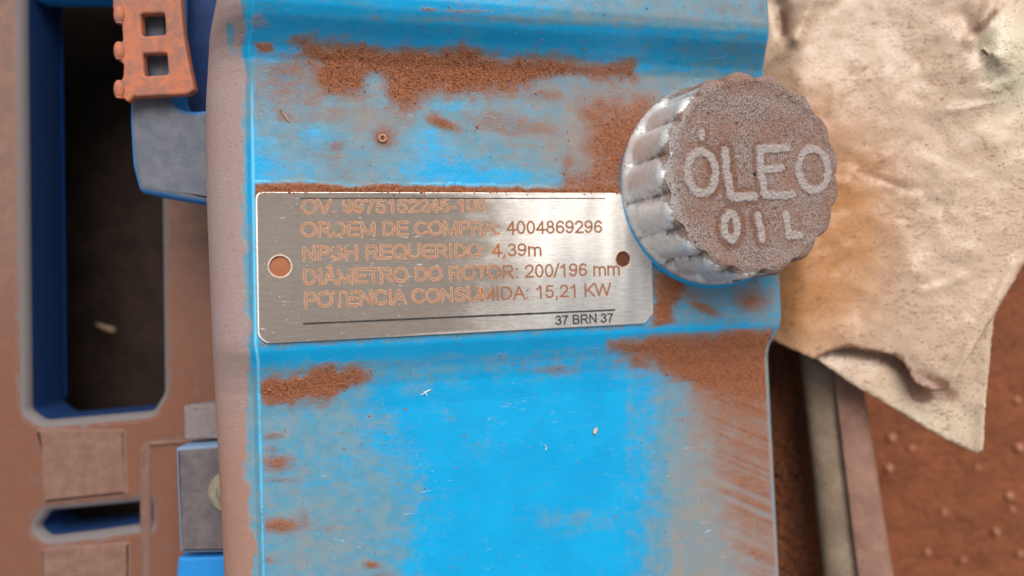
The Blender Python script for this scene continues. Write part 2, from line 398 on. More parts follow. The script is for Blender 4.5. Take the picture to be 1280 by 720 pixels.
# ------------------------------------------------------------------ cast base frame on the left
fr = empty('base_frame', at(100, 360, -400))
tag(fr, 'brown dusted cast base frame with a long opening and a short slot, left side', 'base frame')
ZF = -320
slab('frame_casting', [(-420, -300), (300, -300), (300, 1000), (-420, 1000)], ZF, 118, 17, M['frame'], fr, 10,
     holes=[[(27, -30), (197, -30), (199, 250), (202, 492), (188, 515), (120, 521), (52, 527), (33, 514)],
            [(44, 661), (58, 641), (187, 629), (187, 656), (110, 667), (58, 673)]], hr=8)
def wall(name, p, q, z0, z1, th, mat):
    a = at(*p, z0); b = at(*q, z0); d = (b-a); nrm = Vector((d.y, -d.x, 0)).normalized()*th
    V = []
    for z in (z0, z1):
        for pt in (a, b, b+nrm, a+nrm): V.append((pt.x, pt.y, z))
    F = [[0, 1, 2, 3], [7, 6, 5, 4], [0, 4, 5, 1], [1, 5, 6, 2], [2, 6, 7, 3], [3, 7, 4, 0]]
    return mesh_np(name, V, F, mat, fr, False)
wall('blue_rib', (27.5, -30), (33.5, 508), ZF-12, -436, -5, M['inner'])
wall('blue_rib', (36, -24), (199, -24), ZF-12, -436, 5, M['clean'])
wall('side_skirt', (-400, -300), (-400, 1000), ZF-119, -690, 8, M['pit'])  # added unseen walls that keep light out from under the frame
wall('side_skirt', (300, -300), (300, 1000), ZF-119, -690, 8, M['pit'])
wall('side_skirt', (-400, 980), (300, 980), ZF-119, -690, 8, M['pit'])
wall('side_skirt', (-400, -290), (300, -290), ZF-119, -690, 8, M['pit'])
slab('raised_ledge', [(40, 532), (160, 532), (164, 622), (50, 634), (47, 580)], ZF+1.5, 24, 11, M['ledge'], fr, 8)
slab('raised_ledge', [(172, 560), (184, 548), (300, 540), (300, 552), (190, 556), (187, 632), (190, 760), (174, 760), (172, 640)], ZF+5, 24, 11, M['ledge'], fr, 4)
slab('raised_ledge', [(46, 682), (166, 672), (168, 780), (46, 780)], ZF+1.5, 24, 11, M['ledge'], fr, 8)

o = slab('felt_pad', [(229, 507), (275, 503), (275, 549), (230, 550)], -215, 30, 4, M['felt'], None, 4)
tag(o, 'small fuzzy grey block resting on the frame left of the blue housing', 'felt pad')
ft = empty('mounting_foot', at(250, 640, -230)); tag(ft, 'dusty grey mounting foot with a blue lower face at the bottom left of the housing', 'mounting foot')
slab('foot_plate', [(219, 560), (330, 552), (330, 690), (224, 692)], -190, 60, 6, M['foot'], ft, 4)
slab('foot_step', [(222, 697), (330, 694), (330, 800), (214, 800)], -200, 46, 5, M['clean'], ft, 4)
slab('crossbar', [(43, -40), (150, -40), (150, -3), (43, -1)], -345, 40, 5, M['clean'], fr, 2)
# domed plug
def dome(name, c, r, h, mat, parent=None, n=28):
    V = []; R = 9
    for i in range(R+1):
        t = i/R*math.pi/2
        for k in range(n):
            A = 2*math.pi*k/n; V.append((c.x+r*math.cos(t)*math.cos(A), c.y+r*math.cos(t)*math.sin(A), c.z+h*math.sin(t)))
    V2 = [(c.x+r*math.cos(2*math.pi*k/n), c.y+r*math.sin(2*math.pi*k/n), c.z-14) for k in range(n)]
    return mesh_np(name, V2+V, [list(map(int, f)) for f in gridF(R+2, n, True)][::1]+[list(range(n))], mat, parent)
pl = empty('drain_plug', at(283, 615, -172)); tag(pl, 'round pale brass plug half hidden behind the left side of the housing', 'plug')
dome('plug_head', at(287, 615, -170), 20, 12, M['brass'], pl)
dome('plug_flange', at(285, 615, -178), 30, 4, M['brass'], pl)

# bracket and orange strap at the top left
br = empty('support_bracket', at(200, 160, -180)); tag(br, 'grey dusted blue L shaped bracket under the orange strap beside the housing', 'bracket')
slab('bracket_body', [(163, -60), (214, -60), (215, 118), (222, 134), (240, 138), (300, 134), (300, 262), (215, 248), (172, 240), (163, 205), (160, 150)], -120, 60, 11, M['bracket'], br, 8)
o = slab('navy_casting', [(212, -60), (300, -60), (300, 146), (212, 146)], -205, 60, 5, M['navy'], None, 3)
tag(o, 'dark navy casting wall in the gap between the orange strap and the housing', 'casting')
o = slab('orange_strap', [(141, -40), (222, -40), (229, 40), (236, 80), (243, 112), (234, 118), (166, 121), (160, 128), (151, 121), (148, 104), (153, 96), (154, 80), (146, 74), (144, 62), (147, 54), (153, 50), (151, 26), (143, 22), (140, 8)],
     -92, 16, 3.5, M['orange'], None, 3, holes=[[(175, 17), (205, 16), (207, 43), (177, 45)], [(178, 67), (208, 66), (210, 93), (180, 95)]], hr=4)
tag(o, 'faded orange plastic strap with two square windows and knobs on one edge', 'strap')
for yy in (19, 64, 112):
    k_ = tube('knob', [at(150, yy-11+2*q, -94) for q in range(12)], 8, M['orange'], o, 16, [.35+.65*math.sin(math.pi*(q+.4)/11.8)**.5 for q in range(12)])

# ------------------------------------------------------------------ steel beam on the right
def beam():
    e = empty('steel_beam', at(1040, 600, -330)); tag(e, 'dusty steel beam running beside the blue housing, lower right', 'beam')
    # stations along the beam: y of the picture, x of each profile corner
    def strip(name, cols, mat, n=24):
        V = []
        for i in range(n):
            t = -.6+2.4*i/(n-1); y = 430+290*t
            for x0, x1, z in cols:
                p = at(x0+(x1-x0)*t, y, z); V.append(tuple(p))
        return mesh_np(name, V, gridF(n, len(cols)), mat, e)
    # (x at y=430, x at y=720, z)
    strip('flange', [(1036, 1071, -300), (1037, 1072, -291), (1040, 1075, -288), (1066, 1110, -288), (1070, 1115, -291), (1071, 1117, -300), (1058, 1098, -420), (1040, 1080, -760)], M['beam'])
    fil = [(1036.5, 1071.5, -299)]
    for k in range(9):
        a = k/8*math.pi/2; fil.append((1036-38*math.sin(a), 1071-42*math.sin(a), -299-34*(1-math.cos(a))-2))
    strip('fillet', fil, M['beamg'])
    strip('web', [(998, 1029, -336), (990, 1020, -420), (800, 800, -440)], M['soil'])
beam()

# ------------------------------------------------------------------ plastic sheet
def sheet(name, P, zf, parent, attrs, step=4.5, th=1.6, wob=.8):
    B = []
    for i in range(len(P)):
        a = Vector(P[i]); b = Vector(P[(i+1) % len(P)]); n = max(1, int((b-a).length/step))
        nr = Vector((-(b-a).y, (b-a).x)).normalized()
        for k in range(n):
            t = k/n; B.append(a.lerp(b, t)+nr*(random.uniform(-wob, wob) if k else 0))
    pts = list(B); xs = [p.x for p in B]; ys = [p.y for p in B]
    gx = np.arange(min(xs), max(xs), step); gy = np.arange(min(ys), max(ys), step)
    G = np.array([(x+random.uniform(-1, 1), y+random.uniform(-1, 1)) for x in gx for y in gy])
    d = polydist(G[:, 0], G[:, 1], [tuple(p) for p in B])
    pts += [Vector(q) for q in G[d > step*.5]]
    nb = len(B)
    v2, _, fc, *_ = delaunay_2d_cdt(pts, [(i, (i+1) % nb) for i in range(nb)], [list(range(nb))], 1, 1e-5)
    X = np.array([p.x for p in v2]); Y = np.array([p.y for p in v2]); Z = zf(X, Y)
    V = [tuple(at(x, y, z)) for x, y, z in zip(X, Y, Z)]
    F = []
    for f in fc:
        a, b, c = [Vector(V[i]) for i in f[:3]]
        F.append(list(f) if (b-a).cross(c-a).z > 0 else list(f)[::-1])
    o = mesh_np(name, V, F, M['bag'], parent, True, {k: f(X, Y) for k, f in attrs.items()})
    md = o.modifiers.new('thickness', 'SOLIDIFY'); md.thickness = th*S; md.offset = -1
    return o
bag = empty('plastic_sheet', at(1100, 250, -230)); tag(bag, 'creased cream plastic sheet stained with red dust, behind the oil cap', 'plastic sheet')
def ridge(X, Y, a, b, wd):
    ax, ay = a; bx, by = b; ex, ey = bx-ax, by-ay; L = ex*ex+ey*ey
    t = np.clip(((X-ax)*ex+(Y-ay)*ey)/L, 0, 1); return np.exp(-((X-ax-t*ex)**2+(Y-ay-t*ey)**2)/(wd*wd))
_rc = random.Random(11); CR = []
for _ in range(26):
    x0, y0 = _rc.uniform(960, 1290), _rc.uniform(-10, 440); a_ = math.radians(_rc.gauss(-38, 30)); L_ = _rc.uniform(18, 75); CR.append(((x0, y0), (x0+L_*math.cos(a_), y0+L_*math.sin(a_)), _rc.choice((-1, 1))*_rc.uniform(1.2, 3.2)))
def zfront(X, Y):
    z = -238+70*sst(960, 1300, X)+9*(fbm(X/110, Y/110, 5, 3)-.5)*2
    z += 10*ridge(X, Y, (1025, -20), (992, 48), 10)+9*ridge(X, Y, (992, 48), (950, 84), 9)
    z -= 16*ridge(X, Y, (975, 5), (980, 45), 9)
    z += 22*blob(X, Y, 1262, 60, 48, 55)-8*ridge(X, Y, (1205, 20), (1235, 85), 14)+9*ridge(X, Y, (1240, 5), (1212, 50), 8)
    z += 7*ridge(X, Y, (1070, 430), (1140, 340), 16)+6*ridge(X, Y, (1185, 487), (1270, 330), 9)
    z -= 5*ridge(X, Y, (1120, 448), (1180, 486), 10)
    z += 1.6*(fbm(X/26, Y/26, 8, 3)-.5)*2-3.5*ridge(X, Y, (1075, 215), (1130, 235), 3)-3*ridge(X, Y, (1030, 150), (1035, 110), 3)+3*ridge(X, Y, (1180, 140), (1245, 128), 3)+4*ridge(X, Y, (1230, 60), (1250, 75), 3)
    for p0, p1, am in CR: z += am*ridge(X, Y, p0, p1, 4.5)
    z += 5*np.abs(fbm(X/70+.3*Y/70, Y/45, 88, 3)-.5)*2
    z -= 40*sst(1010, 940, X)
    return z
def zback(X, Y):
    z = -264+60*sst(960, 1300, X)+7*(fbm(X/60, Y/60, 15, 3)-.5)*2
    z += 5*ridge(X, Y, (1241, 400), (1230, 565), 12)-5*ridge(X, Y, (1040, 440), (1120, 448), 14)-6*ridge(X, Y, (1120, 448), (1190, 490), 14)+16*sst(1150, 1060, X)
    return z
fa = {'tan': lambda X, Y: np.clip(1.1*blob(X, Y, 960, 330, 140, 140)+.4*blob(X, Y, 1060, 210, 80, 120)+.35*blob(X, Y, 960, 120, 60, 60), 0, 1),  # mask of the painted orange glow and dust tint beside the cap
      'white': lambda X, Y: np.clip(1.1*blob(X, Y, 1265, 75, 50, 70)+.3*blob(X, Y, 1270, 230, 60, 100), 0, 1),  # mask of the painted gloss, upper right
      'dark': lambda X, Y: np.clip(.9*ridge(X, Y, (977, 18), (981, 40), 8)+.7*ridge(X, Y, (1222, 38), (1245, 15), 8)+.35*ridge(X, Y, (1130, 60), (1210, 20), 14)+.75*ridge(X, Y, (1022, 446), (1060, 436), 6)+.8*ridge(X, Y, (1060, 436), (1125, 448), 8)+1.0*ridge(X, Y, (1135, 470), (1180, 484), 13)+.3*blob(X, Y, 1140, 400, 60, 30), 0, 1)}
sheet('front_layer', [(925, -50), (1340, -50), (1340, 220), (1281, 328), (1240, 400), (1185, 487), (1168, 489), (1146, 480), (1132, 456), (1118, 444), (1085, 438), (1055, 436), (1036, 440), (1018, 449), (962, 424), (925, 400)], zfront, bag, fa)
fb = {'tan': lambda X, Y: X*0+.1, 'white': lambda X, Y: .35+.3*blob(X, Y, 1150, 530, 80, 30),
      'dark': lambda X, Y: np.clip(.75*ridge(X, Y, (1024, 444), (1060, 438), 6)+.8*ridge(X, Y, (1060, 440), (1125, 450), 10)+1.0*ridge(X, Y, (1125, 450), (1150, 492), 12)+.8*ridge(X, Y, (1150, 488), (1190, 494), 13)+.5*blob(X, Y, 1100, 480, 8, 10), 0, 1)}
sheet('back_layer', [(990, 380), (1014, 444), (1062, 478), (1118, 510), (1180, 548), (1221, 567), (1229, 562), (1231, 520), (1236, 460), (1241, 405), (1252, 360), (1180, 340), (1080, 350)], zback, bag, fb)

# ------------------------------------------------------------------ blue bearing housing
KB = np.array([-700, -190, -160, -138, -120, -106, -92, -40, 240, 262, 276, 290, 304, 316, 328, 420, 520], float)
KC = np.array([-30, -27, -24, -17.5, -9, -2., .5, 0, 0, 2, 9, 23, 40, 49, 53, 55, 55], float)
_t = np.linspace(-720, 520, 2481); _c = np.interp(_t, KB, KC); _k = np.exp(-np.linspace(-2, 2, 21)**2); _k /= _k.sum()
_c = np.convolve(np.pad(_c, 10, mode='edge'), _k, 'valid')
def cprof(b): return np.interp(b, _t, _c)
def rightpx(y): return np.interp(y, [-60, 0, 40, 70, 90, 250, 350, 395, 408, 420, 432, 445, 720, 800], [958, 961, 963, 958, 955, 968, 976, 978, 976, 970, 963, 961, 975, 979])
def creasepx(y): return np.interp(y, [-60, 20, 60, 100, 430, 450, 720, 800], [316, 314, 310, 313, 318, 321, 328, 330])
def leftpx(y): return np.interp(y, [-60, 0, 50, 130, 250, 430, 720, 800], [292, 273, 262, 257, 258, 265, 280, 284])
def solve_a(b, c, fn, a0):
    a = np.full_like(b, a0)
    for _ in range(12):
        px, py = proj(a, b, c); a = a+(fn(py)-px)*1.05
    return a
NRW, NT = 580, 470
b = np.linspace(-600, 400, NRW); cb = cprof(b)
aC = solve_a(b, cb-1, creasepx, 0.); aR = solve_a(b, cb-3, rightpx, 700.); aL = solve_a(b, cb*.4-58, leftpx, -60.)
k = np.exp(-np.linspace(-2, 2, 9)**2); k /= k.sum()
sm = lambda v: np.convolve(np.pad(v, 4, mode='edge'), k, 'valid')
aC, aR, aL = sm(aC), sm(aR), sm(aL)
cols = []   # (a, dc, side flag)
def lerpcol(a0, a1, t): return a0+(a1-a0)*t
A_ = []; Cc = []; SD = []
for t in np.linspace(0, 1, 14)[:-1]:      # left wall, from deep to the turn
    A_.append(aL+8*(1-t)); Cc.append(cb*.4-330+(330-64)*t); SD.append(2.0)
for t in np.linspace(0, 1, 46)[:-1]:      # big soft shoulder on the left
    th = t*math.pi/2*.93
    x = 1-math.cos(th); y_ = math.sin(th)
    A_.append(aL+(aC-6-aL)*(x/(1-math.cos(math.pi/2*.93)))); Cc.append((cb*.4-64)+((cb-6)-(cb*.4-64))*(y_/math.sin(math.pi/2*.93))); SD.append(1.0)
for t in np.linspace(0, 1, 8)[:-1]:       # the crease
    A_.append(aC-6+11*t); Cc.append(cb-6+6.5*math.sin(t*math.pi/2)); SD.append(.5)
for t in np.linspace(0, 1, NT-70)[:-1]:
    A_.append(lerpcol(aC+5, aR-9, t)); Cc.append(cb+.5*(1-t)*np.exp(-t*60)); SD.append(0.)
for t in np.linspace(0, 1, 9)[:-1]:
    A_.append(aR-9+9*math.sin(t*math.pi/2)); Cc.append(cb-9*(1-math.cos(t*math.pi/2))); SD.append(-.5)
for t in np.linspace(0, 1, 8):
    A_.append(aR-10*t); Cc.append(cb-9-230*t); SD.append(-1.)
A = np.stack(A_, 1); Cm = np.stack(Cc, 1); Bm = np.repeat(b[:, None], A.shape[1], 1); SDm = np.repeat(np.array(SD)[None, :], NRW, 0)
topm = sst(.6, .1, np.abs(SDm))
X, Y = proj(A, Bm, Cm)

T0 = lambda cx, cy, rx, ry, s=1., ang=0: s*blob(X, Y, cx, cy, rx, ry, ang)
def PG(P, soft=10, s=1.):
    wx = X+16*(fbm(X/34, Y/26, 41)-.5)*2+7*(fbm(X/8, Y/8, 43)-.5)*2; wy = Y+12*(fbm(X/34, Y/26, 57)-.5)*2+6*(fbm(X/8, Y/8, 59)-.5)*2
    if soft < 6: wx, wy = X, Y+3*(fbm(X/9, Y/9, 57)-.5)*2
    q = soft*(3.0 if soft >= 6 else 1.)
    return s*sst(-q, q*.8, polydist(wx, wy, P))
dust = np.maximum.reduce([
    PG([(372, 56), (430, 55), (520, 63), (620, 69), (700, 74), (790, 80), (800, 96), (740, 98), (690, 98), (660, 108), (600, 112), (548, 117), (505, 140), (483, 128), (470, 112), (440, 118), (405, 112), (388, 84)], 9, 1.0),
    PG([(318, 52), (340, 53), (344, 64), (324, 66)], 5, .75),
    PG([(322, 75), (395, 62), (460, 110), (450, 128), (385, 140), (325, 128)], 22, .5),
    T0(478, 172, 17, 15, .8), T0(553, 154, 26, 9, .85, 20), T0(545, 145, 14, 9, .5), T0(640, 155, 80, 16, .48, 8), T0(420, 183, 18, 9, .55), T0(355, 146, 16, 10, .5),
    T0(630, 162, 30, 8, .5, 15), T0(680, 118, 40, 10, .55), T0(720, 90, 60, 14, .7),
    PG([(690, 242), (700, 226), (712, 196), (722, 212), (738, 200), (730, 150), (722, 132), (760, 128), (810, 120), (830, 250)], 12, .82),
    PG([(318, 231), (370, 229), (450, 234), (470, 231), (560, 233), (700, 236), (780, 232), (780, 246), (318, 246)], 4, .95),
    PG([(312, 468), (350, 470), (400, 462), (452, 459), (464, 474), (440, 484), (420, 494), (398, 497), (365, 508), (318, 505)], 6, .95),
    T0(345, 578, 26, 13, .75), T0(340, 562, 18, 6, .5), T0(348, 600, 32, 5, .5), T0(350, 657, 34, 11, .82), T0(380, 650, 8, 18, .5), T0(340, 545, 20, 5, .6), T0(465, 706, 12, 6, .8), T0(480, 720, 20, 8, .5), T0(330, 700, 22, 5, .5), T0(408, 660, 12, 7, .45),
    PG([(762, 430), (800, 420), (880, 414), (980, 408), (985, 520), (900, 500), (850, 470), (800, 455)], 10, .95),
    PG([(855, 480), (985, 470), (990, 610), (930, 575), (870, 530)], 24, .62),
    PG([(880, 560), (1000, 570), (1000, 800), (960, 760), (920, 640)], 26, .42),
    T0(975, 640, 22, 100, .5), T0(700, 462, 50, 9, .42), T0(660, 450, 60, 7, .3),
    PG([(812, 335), (850, 345), (845, 405), (812, 412)], 6, .92), T0(880, 385, 30, 9, .72, 25), T0(940, 375, 30, 22, .7), T0(850, 362, 40, 10, .6, 20),
    PG([(318, 428), (520, 424), (700, 414), (820, 404), (820, 409), (700, 419), (520, 430), (318, 434)], 2.5, .62),
    T0(590, 14, 40, 4, .5), T0(535, 12, 14, 4, .6), T0(900, 12, 40, 12, .35), T0(955, 10, 14, 14, .5)])
dust = np.maximum(dust, np.where(Y < 236, .22*sst(.4, .8, fbm(X/70, Y/14, 201))*sst(40, 90, Y), 0))
_v = Y-.42*(X-840)-90*sst(0, 1, (Y-560)/160.)*0; _s = vnoise(_v/4.2, X/160, 301)*.6+vnoise(_v/9, X/200, 303)*.4
dust = np.maximum(dust, (.27+.62*_s)*sst(800, 890, X-.25*(Y-430))*sst(420, 480, Y)*(1-.25*sst(560, 700, Y)))
dust = np.maximum(dust, .33*sst(.3, .8, fbm(X/60, Y/40, 305))*sst(560, 760, X)*sst(60, 110, Y)*(Y < 240))
dust = np.maximum(dust, .5*blob(X, Y, 350, 95, 60, 40)*(.5+.8*fbm(X/20, Y/14, 307)))
dust *= 1-.9*blob(X, Y, 469, 104, 17, 15)
dust *= 1-.75*blob(X, Y, 710, 102, 26, 9, -10)
film_or_dim = .5+0*X
film_or_dim = np.where(Y < 245, .66-.25*T0(360, 215, 60, 22)-.42*T0(560, 215, 70, 26)-.3*T0(650, 222, 70, 12)-.35*T0(400, 165, 40, 16)-.3*T0(540, 170, 30, 24)-.25*T0(560, 135, 30, 10)+.2*T0(460, 150, 90, 16)+.2*T0(740, 170, 70, 60), film_or_dim)
band = sst(6, 22, Y-X*.022)*(1-sst(58, 76, Y-X*.03)); film_or_dim = film_or_dim*(1-.72*band)+.18*band*sst(700, 930, X)
film_or_dim = film_or_dim*(1-sst(32, 14, Y)*(.62-.55*sst(560, 820, X)))
film_or_dim = film_or_dim*(1-.75*T0(315, 215, 26, 60))
low = sst(408, 440, Y)
clean = sst(-62, 40, polydist(X+16*(fbm(X/40, Y/40, 3)-.5)*2, Y+10*(fbm(X/40, Y/40, 9)-.5)*2, [(470, 500), (560, 476), (640, 462), (752, 466), (781, 480), (782, 560), (785, 640), (790, 830), (470, 830), (545, 640), (520, 560)]))
flow = .53-.1*T0(430, 600, 60, 60)+.12*T0(400, 660, 60, 60)
flow = np.where(X > 700, .46+.40*sst(800, 900, X+.12*(Y-560)), flow)
flow = flow*(1-clean)+.13*clean+.12*clean*T0(600, 560, 30, 30)+.25*T0(720, 650, 60, 16)+.18*T0(560, 520, 10, 12)
flow = np.where((X > 782) & (X < 800), np.maximum(flow, .3), flow)
film_or_dim = film_or_dim*(1-low)+flow*low
rim = np.exp(-((Bm+112)/14.0)**2); film_or_dim = film_or_dim*(1-.75*rim*sst(1050, 830, X)); dust = dust*(1-.85*rim*sst(470, 330, X)*0.6)
dust = dust*(1-.75*np.exp(-((Bm+103)/7.0)**2))
pale = np.where(SDm > .4, 1., 0.)*sst(-1, 22, creasepx(Y)-X+13*(fbm(X/12, Y/34, 77)-.5)*2)
pale = np.maximum(pale, np.where(SDm > 1.5, 1., 0.)); pale = pale*(1-.8*T0(288, 45, 7, 26)); pale = np.where(SDm < -.4, .35, pale)
pale = np.maximum(pale, .55*blob(X, Y, 322, 25, 22, 20))
warm = sst(380, 640, Y)*.75+.15*fbm(X/20, Y/50, 4)
edge = np.exp(-((X-creasepx(Y)-1.5)/2.2)**2)*np.where(np.abs(SDm) < .9, 1, 0)*(.35+.65*sst(80, 130, Y)*(1-.35*sst(430, 470, Y)))  # mask for the highlight painted along the crease
film_or_dim = film_or_dim*(1-.6*edge); dust = dust*topm*(1-.5*edge)+0.0
film_or_dim = np.where(np.abs(SDm) > .8, .55, film_or_dim)
# real thickness of the dust, cast unevenness
thick = sst(.45, 1., dust)
Hd = thick*(.4+1.0*(vnoise(A/2.3, Bm/2.3, 21)-.4)+.7*(vnoise(A/6, Bm/6, 23)-.5))+1.1*(fbm(A/60, Bm/60, 31, 3)-.5)*topm
heap = PG([(318, 230), (370, 228), (450, 233), (470, 230), (560, 232), (700, 235), (780, 226), (780, 246), (318, 246)], 3.5, 1.)*topm
Hd = Hd+heap*(2.4+2*(vnoise(A/5, Bm/5, 29)-.5))
Hd = np.clip(Hd, -1.2, 5)
Cf = Cm+Hd*topm
ex = np.array(e1); ey = np.array(e2); ez = np.array(e3); Oo = np.array(O)
W = Oo+A[..., None]*ex+Bm[..., None]*ey+Cf[..., None]*ez
hs_ = empty('bearing_housing', L2W(350, 0, -200))
tag(hs_, 'bright blue cast pump bearing housing under patches of red dust', 'pump housing')
body = mesh_np('housing_shell', W.reshape(-1, 3), gridF(A.shape[0], A.shape[1])[:, ::-1], M['paint'], hs_, True,
               {'dust': dust, 'film': film_or_dim, 'pale': pale, 'warm': warm, 'edge': edge})
def surfW(px, py, c=0):
    a_, b_ = loc(px, py, 0); c0 = float(cprof(b_)); a_, b_ = loc(px, py, c0+c); return L2W(a_, b_, float(cprof(b_))+c)

# loose dust grains lying on the housing
P_ = (thick*topm).ravel()+.02*topm.ravel(); ok = P_ > .015
idx = np.nonzero(ok)[0]; wts = P_[idx]**1.3; wts /= wts.sum()
pick = rng.choice(idx, 13000, p=wts)
Wf = W.reshape(-1, 3)
oct_v = np.array([(1, 0, 0), (-1, 0, 0), (0, 1, 0), (0, -1, 0), (0, 0, 1), (0, 0, -1)], float)
oct_f = np.array([(0, 2, 4), (2, 1, 4), (1, 3, 4), (3, 0, 4), (2, 0, 5), (1, 2, 5), (3, 1, 5), (0, 3, 5)])
def grains(name, P, rad, parent=None, mat=None):
    n = len(P); R = rad[:, None, None]*rng.uniform(.5, 1.3, (n, 6, 3)); V = P[:, None, :]+oct_v[None]*R
    th = rng.uniform(0, 6.28, n); c, s = np.cos(th), np.sin(th)
    d = V-P[:, None, :]; x = d[..., 0]*c[:, None]-d[..., 1]*s[:, None]; y = d[..., 0]*s[:, None]+d[..., 1]*c[:, None]
    V = P[:, None, :]+np.stack([x, y, d[..., 2]], -1)
    F = (oct_f[None]+6*np.arange(n)[:, None, None]).reshape(-1, 3)
    return mesh_np(name, V.reshape(-1, 3), F, mat or M['grain'], parent, False)
Pp = Wf[pick]+rng.normal(0, 1.0, (len(pick), 3))*np.array([1, 1, 0])+ez*rng.uniform(0, .7, (len(pick), 1))
o = grains('red_dust', Pp, rng.gamma(2.2, .26, len(pick))+.24)
tag(o, 'loose grains of red dust heaped on the blue housing', 'dust', kind='stuff')

# ------------------------------------------------------------------ nameplate
PT = 4.0       # height of the plate's top face over the pad
def pl_out():
    pts = [loc(319, 240, PT), loc(812, 241, PT), loc(817, 403, PT), loc(322, 430, PT)]
    a = roundpoly(pts, [9, 14, 15, 12], 4)
    return a
def circ(px, py, r, n=28):
    a_, b_ = loc(px, py, PT); return [(a_+r*math.cos(2*math.pi*k/n), b_+r*math.sin(2*math.pi*k/n)) for k in range(n)]
npl = empty('nameplate', L2W(270, 0, 0)); tag(npl, 'brushed steel nameplate with engraved pump data lying on the blue housing', 'nameplate')
# chamfered corner at the lower right instead of a round one
q0, q1, q2, q3 = [Vector(loc(*p, PT)) for p in ((319, 240), (813, 241), (817, 404), (322, 430))]
def cut(p, a, b, d): return [tuple(p+(a-p).normalized()*d), tuple(p+(b-p).normalized()*d)]
out = roundpoly([tuple(q0), *cut(q1, q0, q2, 13), *cut(q2, q1, q3, 14), *cut(q3, q2, q0, 10)], [9, 4, 4, 3, 3, 5, 5], 3)
me = curve_mesh([out, circ(350, 333, 13), circ(779, 324, 11)], 1.2, .7, 2)
def plate_xf(x, y, c):
    bow = .8*math.sin(x/540*math.pi*1.0)+.35*math.sin(x/70)
    return L2W(x, y, PT-1.9+c+bow*0)
xf(me, plate_xf)
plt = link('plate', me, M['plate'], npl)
me.materials.append(M['plate_edge'])
n3 = np.array(e3)
for p in me.polygons:
    if p.normal.dot(e3) < .95: p.material_index = 1
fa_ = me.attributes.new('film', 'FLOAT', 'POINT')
# finer masks of dust film and painted reflection need vertices: rebuild the top face as a grid skin just proud of the slab
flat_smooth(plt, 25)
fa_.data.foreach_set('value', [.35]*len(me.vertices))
def plate_skin():
    st = 3.0; o2 = [Vector(p) for p in out]
    P = [tuple(p) for p in out]
    cen = sum(o2, Vector((0, 0)))/len(o2)
    Pin = [tuple(cen+(p-cen)*(1-2.2/(p-cen).length)) for p in o2]
    h1 = circ(350, 333, 14.6, 36); h2 = circ(779, 324, 12.6, 36)
    pts = [Vector(p) for p in Pin]+[Vector(p) for p in h1]+[Vector(p) for p in h2]
    n0, n1, n2 = len(Pin), len(h1), len(h2); E = [(i, (i+1) % n0) for i in range(n0)]+[(n0+i, n0+(i+1) % n1) for i in range(n1)]+[(n0+n1+i, n0+n1+(i+1) % n2) for i in range(n2)]
    gx = np.arange(-5, 560, 4.0); gy = np.arange(-110, 130, 4.0); G = np.array([(x, y) for x in gx for y in gy])
    ok = (polydist(G[:, 0], G[:, 1], Pin) > 1.5) & (polydist(G[:, 0], G[:, 1], h1) < -1.5) & (polydist(G[:, 0], G[:, 1], h2) < -1.5)
    pts += [Vector(q) for q in G[ok]]
    v2, _, fc, *_ = delaunay_2d_cdt(pts, E, [], 0, 1e-5)
    Xa = np.array([p.x for p in v2]); Ya = np.array([p.y for p in v2])
    F = []
    cx = np.array([sum(Xa[i] for i in f)/len(f) for f in fc]); cy = np.array([sum(Ya[i] for i in f)/len(f) for f in fc])
    keep = (polydist(cx, cy, Pin) > 0) & (polydist(cx, cy, h1) < 0) & (polydist(cx, cy, h2) < 0)
    for f, k_ in zip(fc, keep):
        if not k_: continue
        a, b_, c = [Vector((Xa[i], Ya[i])) for i in f[:3]]
        F.append(list(f) if (b_-a).cross(c-a) > 0 else list(f)[::-1])
    U, Vv = proj(Xa, Ya, PT)
    film_or_dim = .05+.95*sst(800, 440, U)+.16*(fbm(Xa/120, Ya/260, 7, 2)-.5)*2  # thins to the right, painting the plate's dark-to-bright reflection along with dust
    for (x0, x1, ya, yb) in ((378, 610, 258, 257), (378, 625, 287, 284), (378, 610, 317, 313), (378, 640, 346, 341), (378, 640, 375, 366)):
        film_or_dim += .22*np.exp(-((Vv-(ya+(yb-ya)*(U-x0)/(x1-x0)))/10.0)**2)*sst(x0-8, x0+6, U)*sst(x1+40, x1-30, U)
    film_or_dim -= .25*sst(640, 720, U)
    film_or_dim += .5*blob(U, Vv, 795, 265, 26, 34)+.3*blob(U, Vv, 330, 300, 10, 60)
    V = [tuple(L2W(x, y, PT+.25)) for x, y in zip(Xa, Ya)]
    return mesh_np('engraved_face', V, F, M['plate'], npl, True, {'film': film_or_dim})
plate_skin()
# dust lying in the screw holes
def disc(name, px, py, r, c, mat, parent, dome_=1.5):
    a_, b_ = loc(px, py, PT); V = [tuple(L2W(a_, b_, c+dome_))]; n = 24
    for rr, hh in ((.35, .9), (.7, .5), (1., 0)):
        for k in range(n):
            A0 = 2*math.pi*k/n; q = r*rr*(1+.04*math.sin(5*A0)); V.append(tuple(L2W(a_+q*math.cos(A0), b_+q*math.sin(A0), c+dome_*hh+random.uniform(-.3, .3))))
    F = [[0, 1+k, 1+(k+1) % n] for k in range(n)]
    for ring in range(2):
        for k in range(n): F.append([1+ring*n+k, 1+(ring+1)*n+k, 1+(ring+1)*n+(k+1) % n, 1+ring*n+(k+1) % n])
    return mesh_np(name, V, F, mat, parent)
o = disc('dust_plug', 350, 333, 12.7, 1.6, M['grain'], None, 1.4); tag(o, 'orange dust packed in the left screw hole of the nameplate', 'dust')
M['hole'] = mat_plain("shaded_dust", (.17, .055, .03), (.10, .035, .02), .95, 1500)  # darker brown than the dust in the left hole
